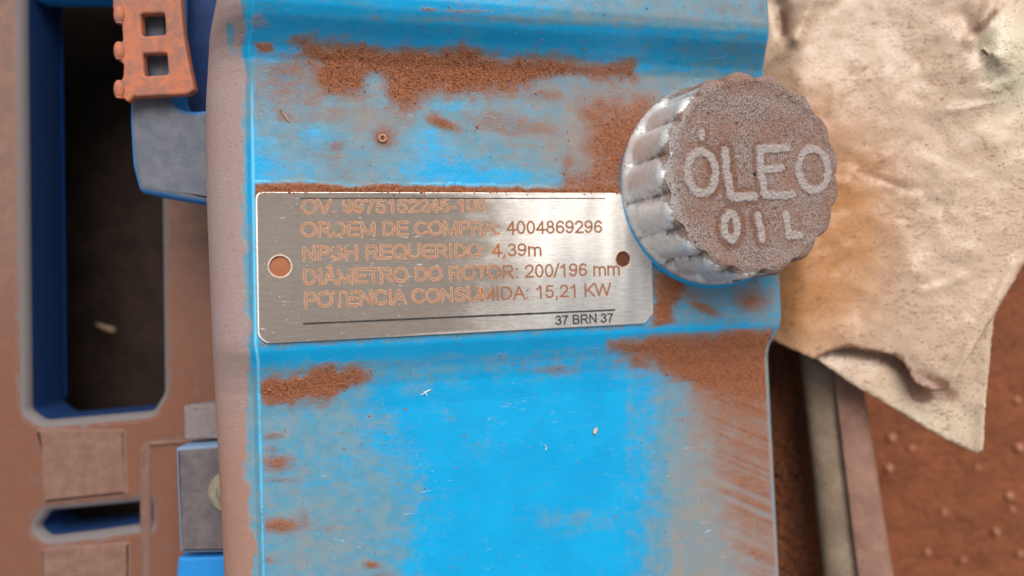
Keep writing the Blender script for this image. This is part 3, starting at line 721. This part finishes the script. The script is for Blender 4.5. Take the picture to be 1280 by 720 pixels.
o = disc('dust_plug', 779, 324, 10.6, .8, M['hole'], None, .3); tag(o, 'dark brown dust in the right screw hole of the nameplate', 'dust')
def ringmesh(name, px, py, r0, r1, c, mat, parent, base=PT):
    a_, b_ = loc(px, py, base); n = 36; V = []
    for r, h in ((r0, -.5), (r0+.3, .45), (r1-.4, .5), (r1, -.1)):
        for k in range(n):
            A0 = 2*math.pi*k/n; V.append(tuple(L2W(a_+r*math.cos(A0), b_+r*math.sin(A0), c+h)))
    return mesh_np(name, V, [list(map(int, f)) for f in gridF(4, n, True)], mat, parent)
ringmesh('hole_burr', 350, 333, 12.8, 15.2, PT, M['plate_edge'], npl)
ringmesh('hole_burr', 779, 324, 10.8, 13.4, PT, M['plate_edge'], npl)


def arc(cx, cy, rx, ry, a0, a1, n=14):
    return [(cx+rx*math.cos(math.radians(a0+(a1-a0)*k/n)), cy+ry*math.sin(math.radians(a0+(a1-a0)*k/n))) for k in range(n+1)]
_O = arc(.54, .5, .45, .45, 0, 360, 26)
_A = [[(.03, .0), (.465, .95), (.9, .0)], [(.19, .36), (.74, .36)]]
GL = {
 'O': (1.09, [_O]), 'Q': (1.09, [_O, [(.6, .28), (.97, -.03)]]), 'Ó': (1.09, [_O, [(.5, 1.12), (.64, 1.24)]]),
 'C': (1.01, [arc(.53, .5, .43, .45, 38, 322, 20)]),
 'D': (1.01, [[(.17, .06), (.45, .06)]+arc(.45, .5, .42, .44, -90, 90)+[(.17, .94), (.17, .06)]]),
 'E': (.93, [[(.83, .94), (.17, .94), (.17, .06), (.86, .06)], [(.17, .52), (.8, .52)]]),
 'R': (1.01, [[(.17, .0), (.17, .94), (.6, .94)]+arc(.6, .71, .24, .23, 90, -90)+[(.17, .48)], [(.52, .48), (.9, .0)]]),
 'P': (.93, [[(.17, .0), (.17, .94), (.55, .94)]+arc(.55, .70, .25, .24, 90, -90)+[(.17, .46)]]),
 'M': (1.16, [[(.15, .0), (.15, .93), (.58, .06), (1.01, .93), (1.01, .0)]]),
 'N': (1.01, [[(.16, .0), (.16, .93), (.85, .07), (.85, 1.)]]),
 'V': (.93, [[(.03, 1.), (.465, .05), (.9, 1.)]]), 'A': (.93, _A), 'Â': (.93, _A+[[(.31, 1.1), (.465, 1.25), (.62, 1.1)]]),
 'S': (.93, [arc(.46, .73, .31, .21, 15, 250)+arc(.47, .275, .34, .215, 75, -165)]),
 'H': (1.01, [[(.16, 0), (.16, 1)], [(.85, 0), (.85, 1)], [(.16, .52), (.85, .52)]]),
 'U': (1.01, [[(.15, 1)]+arc(.5, .4, .35, .34, 180, 360)+[(.85, 1)]]), 'I': (.39, [[(.195, 0), (.195, 1)]]),
 'T': (.85, [[(.03, .94), (.82, .94)], [(.425, .94), (.425, 0)]]),
 'K': (.93, [[(.16, 0), (.16, 1)], [(.85, 1), (.16, .33)], [(.38, .55), (.9, 0)]]),
 'W': (1.32, [[(.03, 1), (.34, .05), (.66, .95), (.98, .05), (1.29, 1)]]),
 'B': (.93, [[(.17, .06), (.17, .94), (.5, .94)]+arc(.5, .73, .25, .21, 90, -90)+[(.17, .52)], [(.5, .52)]+arc(.54, .29, .27, .23, 90, -90)+[(.17, .06)]]),
 '0': (.777, [arc(.385, .5, .27, .45, 0, 360, 24)]), '1': (.777, [[(.16, .72), (.34, .82), (.45, .95), (.45, 0)]]),
 '2': (.777, [arc(.385, .69, .27, .25, 170, -35)+[(.1, .06), (.7, .06)]]),
 '3': (.777, [arc(.37, .73, .24, .21, 160, -90)+arc(.37, .29, .28, .23, 90, -165)]),
 '4': (.777, [[(.53, 0), (.53, .93), (.07, .29), (.74, .29)]]),
 '5': (.777, [[(.66, .93), (.22, .93), (.15, .5)]+arc(.37, .33, .28, .27, 130, -160)]),
 '6': (.777, [arc(.39, .31, .27, .25, 0, 360, 20), arc(.42, .48, .30, .46, 190, 42)]),
 '9': (.777, [arc(.38, .69, .27, .25, 0, 360, 20), arc(.35, .52, .30, .46, 10, -138)]),
 '7': (.777, [[(.08, .93), (.68, .93), (.5, .7), (.36, .4), (.28, 0)]]),
 '8': (.777, [arc(.385, .73, .22, .21, 0, 360, 20), arc(.385, .29, .27, .235, 0, 360, 20)]),
 '-': (.465, [[(.06, .35), (.4, .35)]]), ':': (.39, [[(.19, .07), (.19, .075)], [(.19, .64), (.19, .645)]]),
 ',': (.39, [[(.2, .07), (.14, -.13)]]), '/': (.39, [[(.02, 0), (.37, 1)]]), ' ': (.39, []),
 'm': (1.16, [[(.14, 0), (.14, .74)], arc(.37, .46, .225, .22, 180, 0)+[(.595, 0)], arc(.82, .46, .225, .22, 180, 0)+[(1.045, 0)]])}
def contours(body, half, seed, rough=0.):
    """glyph strokes -> distance field -> closed outlines (marching squares)"""
    x = 0; SG = []
    for ch in body:
        adv, st = GL[ch]
        for p in st: SG.append([(x+a, b_) for a, b_ in p])
        x += adv
    h = .036; gx = np.arange(-.25, x+.25, h); gy = np.arange(-.4, 1.5, h); GX, GY = np.meshgrid(gx, gy); d = np.full(GX.shape, 9.)
    for p in SG:
        i0 = max(0, int((min(q[0] for q in p)-.3-gx[0])/h)); i1 = int((max(q[0] for q in p)+.3-gx[0])/h)+1
        d[:, i0:i1] = np.minimum(d[:, i0:i1], seg_d(GX[:, i0:i1], GY[:, i0:i1], p))
    d = d-half+rough*(fbm(GX*9, GY*9, seed, 2)-.5)
    ins = d < 0; nxt = {}; P = {}
    def pt(i, j, i2, j2):
        k_ = (i, j, i2, j2)
        if k_ not in P:
            t = d[i, j]/(d[i, j]-d[i2, j2]); P[k_] = (GX[i, j]+(GX[i2, j2]-GX[i, j])*t, GY[i, j]+(GY[i2, j2]-GY[i, j])*t)
        return k_
    cnt = ins[:-1, :-1].astype(int)+ins[1:, :-1]+ins[:-1, 1:]+ins[1:, 1:]
    for i, j in zip(*np.nonzero((cnt > 0) & (cnt < 4))):
        a, b_, c, e = ins[i, j], ins[i, j+1], ins[i+1, j+1], ins[i+1, j]
        B_ = lambda: pt(i, j, i, j+1); R_ = lambda: pt(i, j+1, i+1, j+1); T_ = lambda: pt(i+1, j, i+1, j+1); L_ = lambda: pt(i, j, i+1, j)
        code = a+2*b_+4*c+8*e
        S2 = {1: [(L_, B_)], 2: [(B_, R_)], 3: [(L_, R_)], 4: [(R_, T_)], 5: [(L_, T_), (R_, B_)], 6: [(B_, T_)], 7: [(L_, T_)],
              8: [(T_, L_)], 9: [(T_, B_)], 10: [(T_, R_), (B_, L_)], 11: [(T_, R_)], 12: [(R_, L_)], 13: [(R_, B_)], 14: [(B_, L_)]}[code]
        for f0, f1 in S2: nxt[f0()] = f1()
    loops = []; seen = set()
    for k0 in list(nxt):
        if k0 in seen: continue
        lp = []; k_ = k0
        while k_ not in seen and k_ in nxt: seen.add(k_); lp.append(P[k_]); k_ = nxt[k_]
        if len(lp) > 6: loops.append(lp)
    return loops, .1, x-.1
def text_line(body, xl, yl, hl, xr, yr, hr, mat, wearx=None, half=.075, wires=True, seed=1):
    loops, x0, x1 = contours(body, half, seed, .03)
    ql = Vector(loc(xl, yl, PT)); qr = Vector(loc(xr, yr, PT)); H = (Vector(loc(xl, yl-hl, PT))-ql).length; H2 = (Vector(loc(xr, yr-hr, PT))-qr).length
    dirv = (qr-ql); upv = Vector((-dirv.y, dirv.x)).normalized()
    def W_(x, y, z):
        t = (x-x0)/(x1-x0); p = ql+dirv*t+upv*(y*(H*(1-t)+H2*t)); return L2W(p.x, p.y, PT+.25+z)
    me = curve_mesh(loops, 0.0, 0.0)
    u = [((v.co.x-x0)/(x1-x0))*(xr-xl)+xl for v in me.vertices]
    xf(me, lambda x, y, z: W_(x, y, .16)); o = link('lettering', me, mat, npl, False)
    for p in me.polygons:
        if p.normal.dot(e3) < 0: p.flip()
    a = me.attributes.new('wear', 'FLOAT', 'POINT')
    a.data.foreach_set('value', [float(sst(wearx-35, wearx+25, np.array(t))) if wearx else 1. for t in u])
    o['kind'] = 'stuff'
    if wires:
        V = []; F = []
        for lp in loops:
            n = len(lp); base = len(V)
            for k_ in range(n):
                p = Vector(lp[k_]); q = Vector(lp[(k_+1) % n])-Vector(lp[k_-1])
                nn = Vector((-q.y, q.x)).normalized() if q.length > 1e-6 else Vector((0, 1))
                p = p+nn*(.03*(float(vnoise(p.x*3, p.y*3, seed+5))-.5)); hw = .040*(.6+.8*float(vnoise(p.x*8, p.y*8, seed+3)))
                V += [tuple(W_(p.x+nn.x*hw, p.y+nn.y*hw, .05)), tuple(W_(p.x, p.y, .62)), tuple(W_(p.x-nn.x*hw, p.y-nn.y*hw, .05))]
            for k_ in range(n):
                p = lp[k_]; uu = (p[0]-x0)/(x1-x0)*(xr-xl)+xl
                keep = float(vnoise(p[0]*2.6, p[1]*2.6, seed+9)) > .12+.95*float(sst((wearx or 0)-10, (wearx or 0)+40, np.array(uu)))
                if not keep: continue
                a0 = base+3*k_; b0 = base+3*((k_+1) % n)
                F.append([a0, a0+1, b0+1, b0]); F.append([a0+1, a0+2, b0+2, b0+1])
        o2 = mesh_np('dusty_outline', V, F, M['wire'], npl, True); o2['kind'] = 'stuff'
    return o
text_line("OV: 9975152245-100", 379, 267.5, 17.5, 607, 264.5, 15.5, M['letter'], 640)
text_line("ORDEM DE COMPRA: 4004869296", 378, 296, 18, 752, 291, 15.5, M['letter'], 615)
text_line("NPSH REQUERIDO: 4,39m", 379, 326, 18, 676, 319.5, 15.5, M['letter'], 610)
text_line("DIÂMETRO DO ROTOR: 200/196 mm", 380, 356, 18.5, 774, 343.5, 15.5, M['letter'], 600)
text_line("POTENCIA CONSUMIDA: 15,21 KW", 381, 384.5, 18.5, 762, 369.5, 15.5, M['letter'], 590)
text_line("37 BRN 37", 695, 406.2, 11.5, 766, 402.6, 11.2, M['ink'], None, .085, False)
def rule(xl, yl, xr, yr, wd, name='printed_rule'):
    n = 70; V = []
    for i in range(n):
        t = i/(n-1); a_, b_ = loc(xl+(xr-xl)*t, yl+(yr-yl)*t, PT)
        j = wd*(1+.35*(vnoise(t*160, 0, 3)-.5))
        V.append(tuple(L2W(a_, b_+j/2, PT+.42))); V.append(tuple(L2W(a_, b_-j/2, PT+.42)))
    return mesh_np(name, V, [[2*i, 2*i+1, 2*i+3, 2*i+2] for i in range(n-1)], M['ink'], npl, False)
rule(375, 248, 757, 248, 1.4); rule(379, 404.8, 769, 387.5, 2.6)

# ------------------------------------------------------------------ oil filler cap
bx, by = loc(893, 231, 8); CH = 101.0; R0 = 143.0; NF = 17
cp = empty('oil_cap', L2W(bx, by, 0)); tag(cp, 'round fluted metal oil cap with raised ÓLEO and OIL lettering, thick with dust', 'oil cap')
def capW(x, y, z): return L2W(bx+x, by+y, 8+z)
# side wall: profile (radius, height, flute depth)
prof = [(R0-8, -8, 0, 0), (R0+1, -8, 0, 0), (R0+3, -4, 0, 0), (R0+3, 3, 0, 0), (R0+1, 6, .3, 0), (R0, 10, .7, 0)]
for i in range(26):
    t = i/25; prof.append((R0-1-3*t, 12+76*t, 1, 0))
for i in range(1, 12):
    t = i/11*math.pi/2; prof.append((R0-4-9*(1-math.cos(t)), 88+(CH-88)*math.sin(t)*.98, 1-.35*(i/11)**1.6, i/11))
na = 480; V = []; du = []; lo_ = []
for (r, h, fl, sh) in prof:
    for k in range(na):
        th = 2*math.pi*k/na; ph = (th*NF/(2*math.pi)+.05*math.sin(3*th)) % 1.0
        lobe = abs(math.sin(math.pi*ph))**.75
        rr = r-10*fl*(1-lobe)+.5*fl*(vnoise(th*9, h/40, 61)-.5)*2
        rr += .35*(vnoise(th*60, h/3, 66)-.5)
        if sh > 0: rr -= 3*fl*(vnoise(th*14, .5, 63))*sh
        V.append(tuple(capW(rr*math.cos(th), rr*math.sin(th), h+.8*(vnoise(th*40, h/5, 67)-.5)*sh)))
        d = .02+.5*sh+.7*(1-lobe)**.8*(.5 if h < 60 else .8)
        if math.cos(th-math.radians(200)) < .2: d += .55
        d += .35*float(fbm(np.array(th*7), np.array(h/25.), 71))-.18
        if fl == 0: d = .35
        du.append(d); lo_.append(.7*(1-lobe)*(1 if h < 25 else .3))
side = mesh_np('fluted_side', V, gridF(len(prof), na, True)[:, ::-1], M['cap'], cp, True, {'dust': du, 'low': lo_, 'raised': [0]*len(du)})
Rt = R0-13
def lobeR(th):
    ph = (th*NF/(2*math.pi)+.05*np.sin(3*th)) % 1.0
    return Rt-9*.65*(1-np.abs(np.sin(math.pi*ph))**.9)+.8
# top: a polar height field, with the letters sculpted on it
ca_x, ca_y = bx, by
def top_loc(px, py):
    a_, b_ = loc(px, py, 8+CH); return a_-bx, b_-by
def stroke(pts): return [top_loc(*p) for p in pts]
def oval(cx, cy, rx, ry, tilt=0, n=22):
    r = []
    for k in range(n+1):
        A0 = 2*math.pi*k/n; x = rx*math.cos(A0); y = ry*math.sin(A0)
        r.append((cx+x*math.cos(tilt)-y*math.sin(tilt), cy+x*math.sin(tilt)+y*math.cos(tilt)))
    return r
LET = {  # picture positions of the raised strokes
 'letter_o_acute': ([oval(876, 216, 17.5, 26, -.06)], [[(877, 165), (876, 173)]]),
 'letter_l': ([[(905.5, 189), (907.5, 215), (913, 246), (922, 247), (942, 246)]], []),
 'letter_e': ([[(983, 185), (965, 186), (949, 187), (950.5, 215), (954.5, 244), (974, 245), (990, 243)], [(951.5, 213), (975, 211)]], []),
 'letter_o': ([oval(1015.5, 212, 18.5, 26, -.1)], []),
 'small_letter_o': ([oval(912.5, 284, 8.5, 16, -.05)], []),
 'small_letter_i': ([[(946, 270), (950, 286), (952, 300)]], []),
 'small_letter_l': ([[(981, 268), (984, 284), (984.5, 296)], [(986, 295), (1000, 294)]], [])}
def topheight(x, y):
    r = np.hypot(x, y); h = CH-.8+2.0*np.sqrt(np.clip(1-(r/Rt)**2, 0, 1))-1.5*sst(Rt*.55, Rt*.92, r)*0
    h = h+1.6*(fbm(x/24, y/24, 81, 3)-.5)+.6*(vnoise(x/3.2, y/3.2, 83)-.5)+.6*(vnoise(x/1.9, y/1.9, 87)-.5)
    h = h+1.8*np.exp(-((r-Rt*.955)/6)**2)+1.2*(fbm(x/9, y/9, 82, 3)-.5)
    return h
nr_, na2 = 150, 420
th = np.arange(na2)/na2*2*math.pi; rr = np.linspace(0.02, 1, nr_)[:, None]*lobeR(th)[None, :]
Xr = rr*np.cos(th); Yr = rr*np.sin(th)
alld = np.full(Xr.shape, 1e9)
SC = {}
for nm, (st_, sm_) in LET.items():
    w_ = 6.8 if nm.startswith('letter') else 6.6
    SC[nm] = [(stroke(p), w_) for p in st_]+[(stroke(p), 5.5) for p in sm_]
    for p, w_ in SC[nm]: alld = np.minimum(alld, seg_d(Xr, Yr, p)-w_)
Hh = topheight(Xr, Yr)
rn = np.hypot(Xr, Yr)/Rt
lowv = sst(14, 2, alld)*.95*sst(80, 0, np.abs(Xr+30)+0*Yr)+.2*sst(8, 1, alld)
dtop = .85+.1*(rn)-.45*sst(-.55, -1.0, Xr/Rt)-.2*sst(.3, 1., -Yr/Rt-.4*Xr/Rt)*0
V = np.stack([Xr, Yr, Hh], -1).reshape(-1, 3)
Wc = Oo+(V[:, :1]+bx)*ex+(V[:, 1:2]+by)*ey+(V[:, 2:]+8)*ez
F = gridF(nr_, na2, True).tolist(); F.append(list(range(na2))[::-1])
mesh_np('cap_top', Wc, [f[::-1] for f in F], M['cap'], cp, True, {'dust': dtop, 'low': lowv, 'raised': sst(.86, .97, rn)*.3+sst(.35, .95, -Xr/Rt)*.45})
for nm, segs in SC.items():
    xs = [q[0] for p, w_ in segs for q in p]; ys = [q[1] for p, w_ in segs for q in p]
    st = 1.0; gx = np.arange(min(xs)-9, max(xs)+9, st); gy = np.arange(min(ys)-9, max(ys)+9, st)
    GX, GY = np.meshgrid(gx, gy); d = np.full(GX.shape, 1e9)
    for p, w_ in segs: d = np.minimum(d, seg_d(GX, GY, p)-w_)
    d = d+4.2*(fbm(GX/5, GY/5, 91, 3)-.5)
    hgt = 2.7*sst(2.4, -3.0, d)+1.8*(vnoise(GX/2.6, GY/2.6, 95)-.5)
    base = topheight(GX, GY)-.9
    Z = base+hgt+.8*(vnoise(GX/2.1, GY/2.1, 93)-.5)
    okv = d < 2.2
    idm = -np.ones(GX.shape, int); F = []; VV = []
    for i in range(GX.shape[0]-1):
        for j in range(GX.shape[1]-1):
            if okv[i:i+2, j:j+2].all():
                q = []
                for (ii, jj) in ((i, j), (i, j+1), (i+1, j+1), (i+1, j)):
                    if idm[ii, jj] < 0:
                        idm[ii, jj] = len(VV); VV.append((ii, jj))
                    q.append(int(idm[ii, jj]))
                F.append(q)
    I = np.array(VV); vx = GX[I[:, 0], I[:, 1]]; vy = GY[I[:, 0], I[:, 1]]; vz = Z[I[:, 0], I[:, 1]]; dd_ = d[I[:, 0], I[:, 1]]
    Wl = Oo+(vx[:, None]+bx)*ex+(vy[:, None]+by)*ey+(vz[:, None]+8)*ez
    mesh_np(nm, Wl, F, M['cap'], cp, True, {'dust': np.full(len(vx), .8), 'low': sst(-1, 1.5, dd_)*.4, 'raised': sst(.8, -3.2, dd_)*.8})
# painted ring showing under the cap
def ring3(name, r0, r1, h0, h1, mat, parent, ox=0, oy=0):
    n = 120; V = []
    for r, h in ((r0, h1), (r1, h1), (r1+1, (h0+h1)/2), (r1, h0), (r0, h0)):
        for k in range(n):
            A0 = 2*math.pi*k/n; V.append(tuple(capW(ox+r*math.cos(A0), oy+r*math.sin(A0), h)))
    return mesh_np(name, V, gridF(5, n, True)[:, ::-1], mat, parent)
ring3('painted_ring', R0-20, R0+3, -11, -3, M['blue_rim'], cp, 0, -4.5)
ring3('filler_neck', R0-60, R0-30, -12, -8, M['blue_rim'], cp)
# grains stuck on the cap top
n = 6500; rr_ = Rt*np.sqrt(rng.uniform(0, .96, n)); tt = rng.uniform(0, 6.283, n); gx_ = rr_*np.cos(tt); gy_ = rr_*np.sin(tt)
gz = topheight(gx_, gy_); Pg = Oo+(gx_[:, None]+bx)*ex+(gy_[:, None]+by)*ey+(gz[:, None]+8)*ez
M['capgrain'] = mat_plain("pale_dust_grains", (.33, .255, .225), (.15, .095, .08), .95, 5200, .2, .0001)
o = grains('cap_dust', Pg, rng.gamma(2.2, .28, n)+.22, None, M['capgrain']); tag(o, 'greyish brown dust grains caked on the oil cap', 'dust', kind='stuff')

# ------------------------------------------------------------------ small litter
sd_ = tube('seed', [surfW(743, 541.5, 3), surfW(744.5, 538, 3.3), surfW(746, 534.5, 3)], 2.9, M['seed'], None, 10, [.7, 1, .6]); tag(sd_, 'tiny pale seed lying on the clean blue paint', 'seed')
o = tube('straw', [surfW(350.5, 136.5, 2.5), surfW(355, 143, 2.5), surfW(361, 151, 2.5)], .9, M['straw'], None, 6); tag(o, 'tiny straw on the dusty upper left of the housing', 'straw')
M['ringd'] = mat_plain('pale_dust', (.52, .30, .20), (.38, .18, .10), .9, 2000)
rg = ringmesh('dust_ring', 478, 173, 2.6, 5.6, 2.5, M['ringd'], None, 0); tag(rg, 'small pale ring mark in a patch of red dust above the nameplate', 'ring mark')
def flake(pts, r, lab):
    o = tube('paint_flake', [surfW(x, y, 1.2) for x, y in pts], r, M['chip'], None, 5, [.5]+[1]*(len(pts)-2)+[.4]); tag(o, lab, 'flake')
flake([(526, 494), (531, 491), (536, 488), (539, 487)], 1.1, 'white scratched flake on the blue paint, upper left of the clean patch')
flake([(528, 488), (532, 490), (534, 495)], .9, 'short white flake crossing another on the blue paint')
flake([(681, 556), (683, 559), (682, 563)], .9, 'tiny white speck low in the clean blue patch left of the seed')
lf = tube('dry_leaf', [at(120, 405, -660), at(130, 409, -655), at(143, 413, -660)], 9, M['straw'], None, 8, [.2, .5, .6]); tag(lf, 'pale dry leaf bit lying in the dark opening of the base frame', 'leaf')
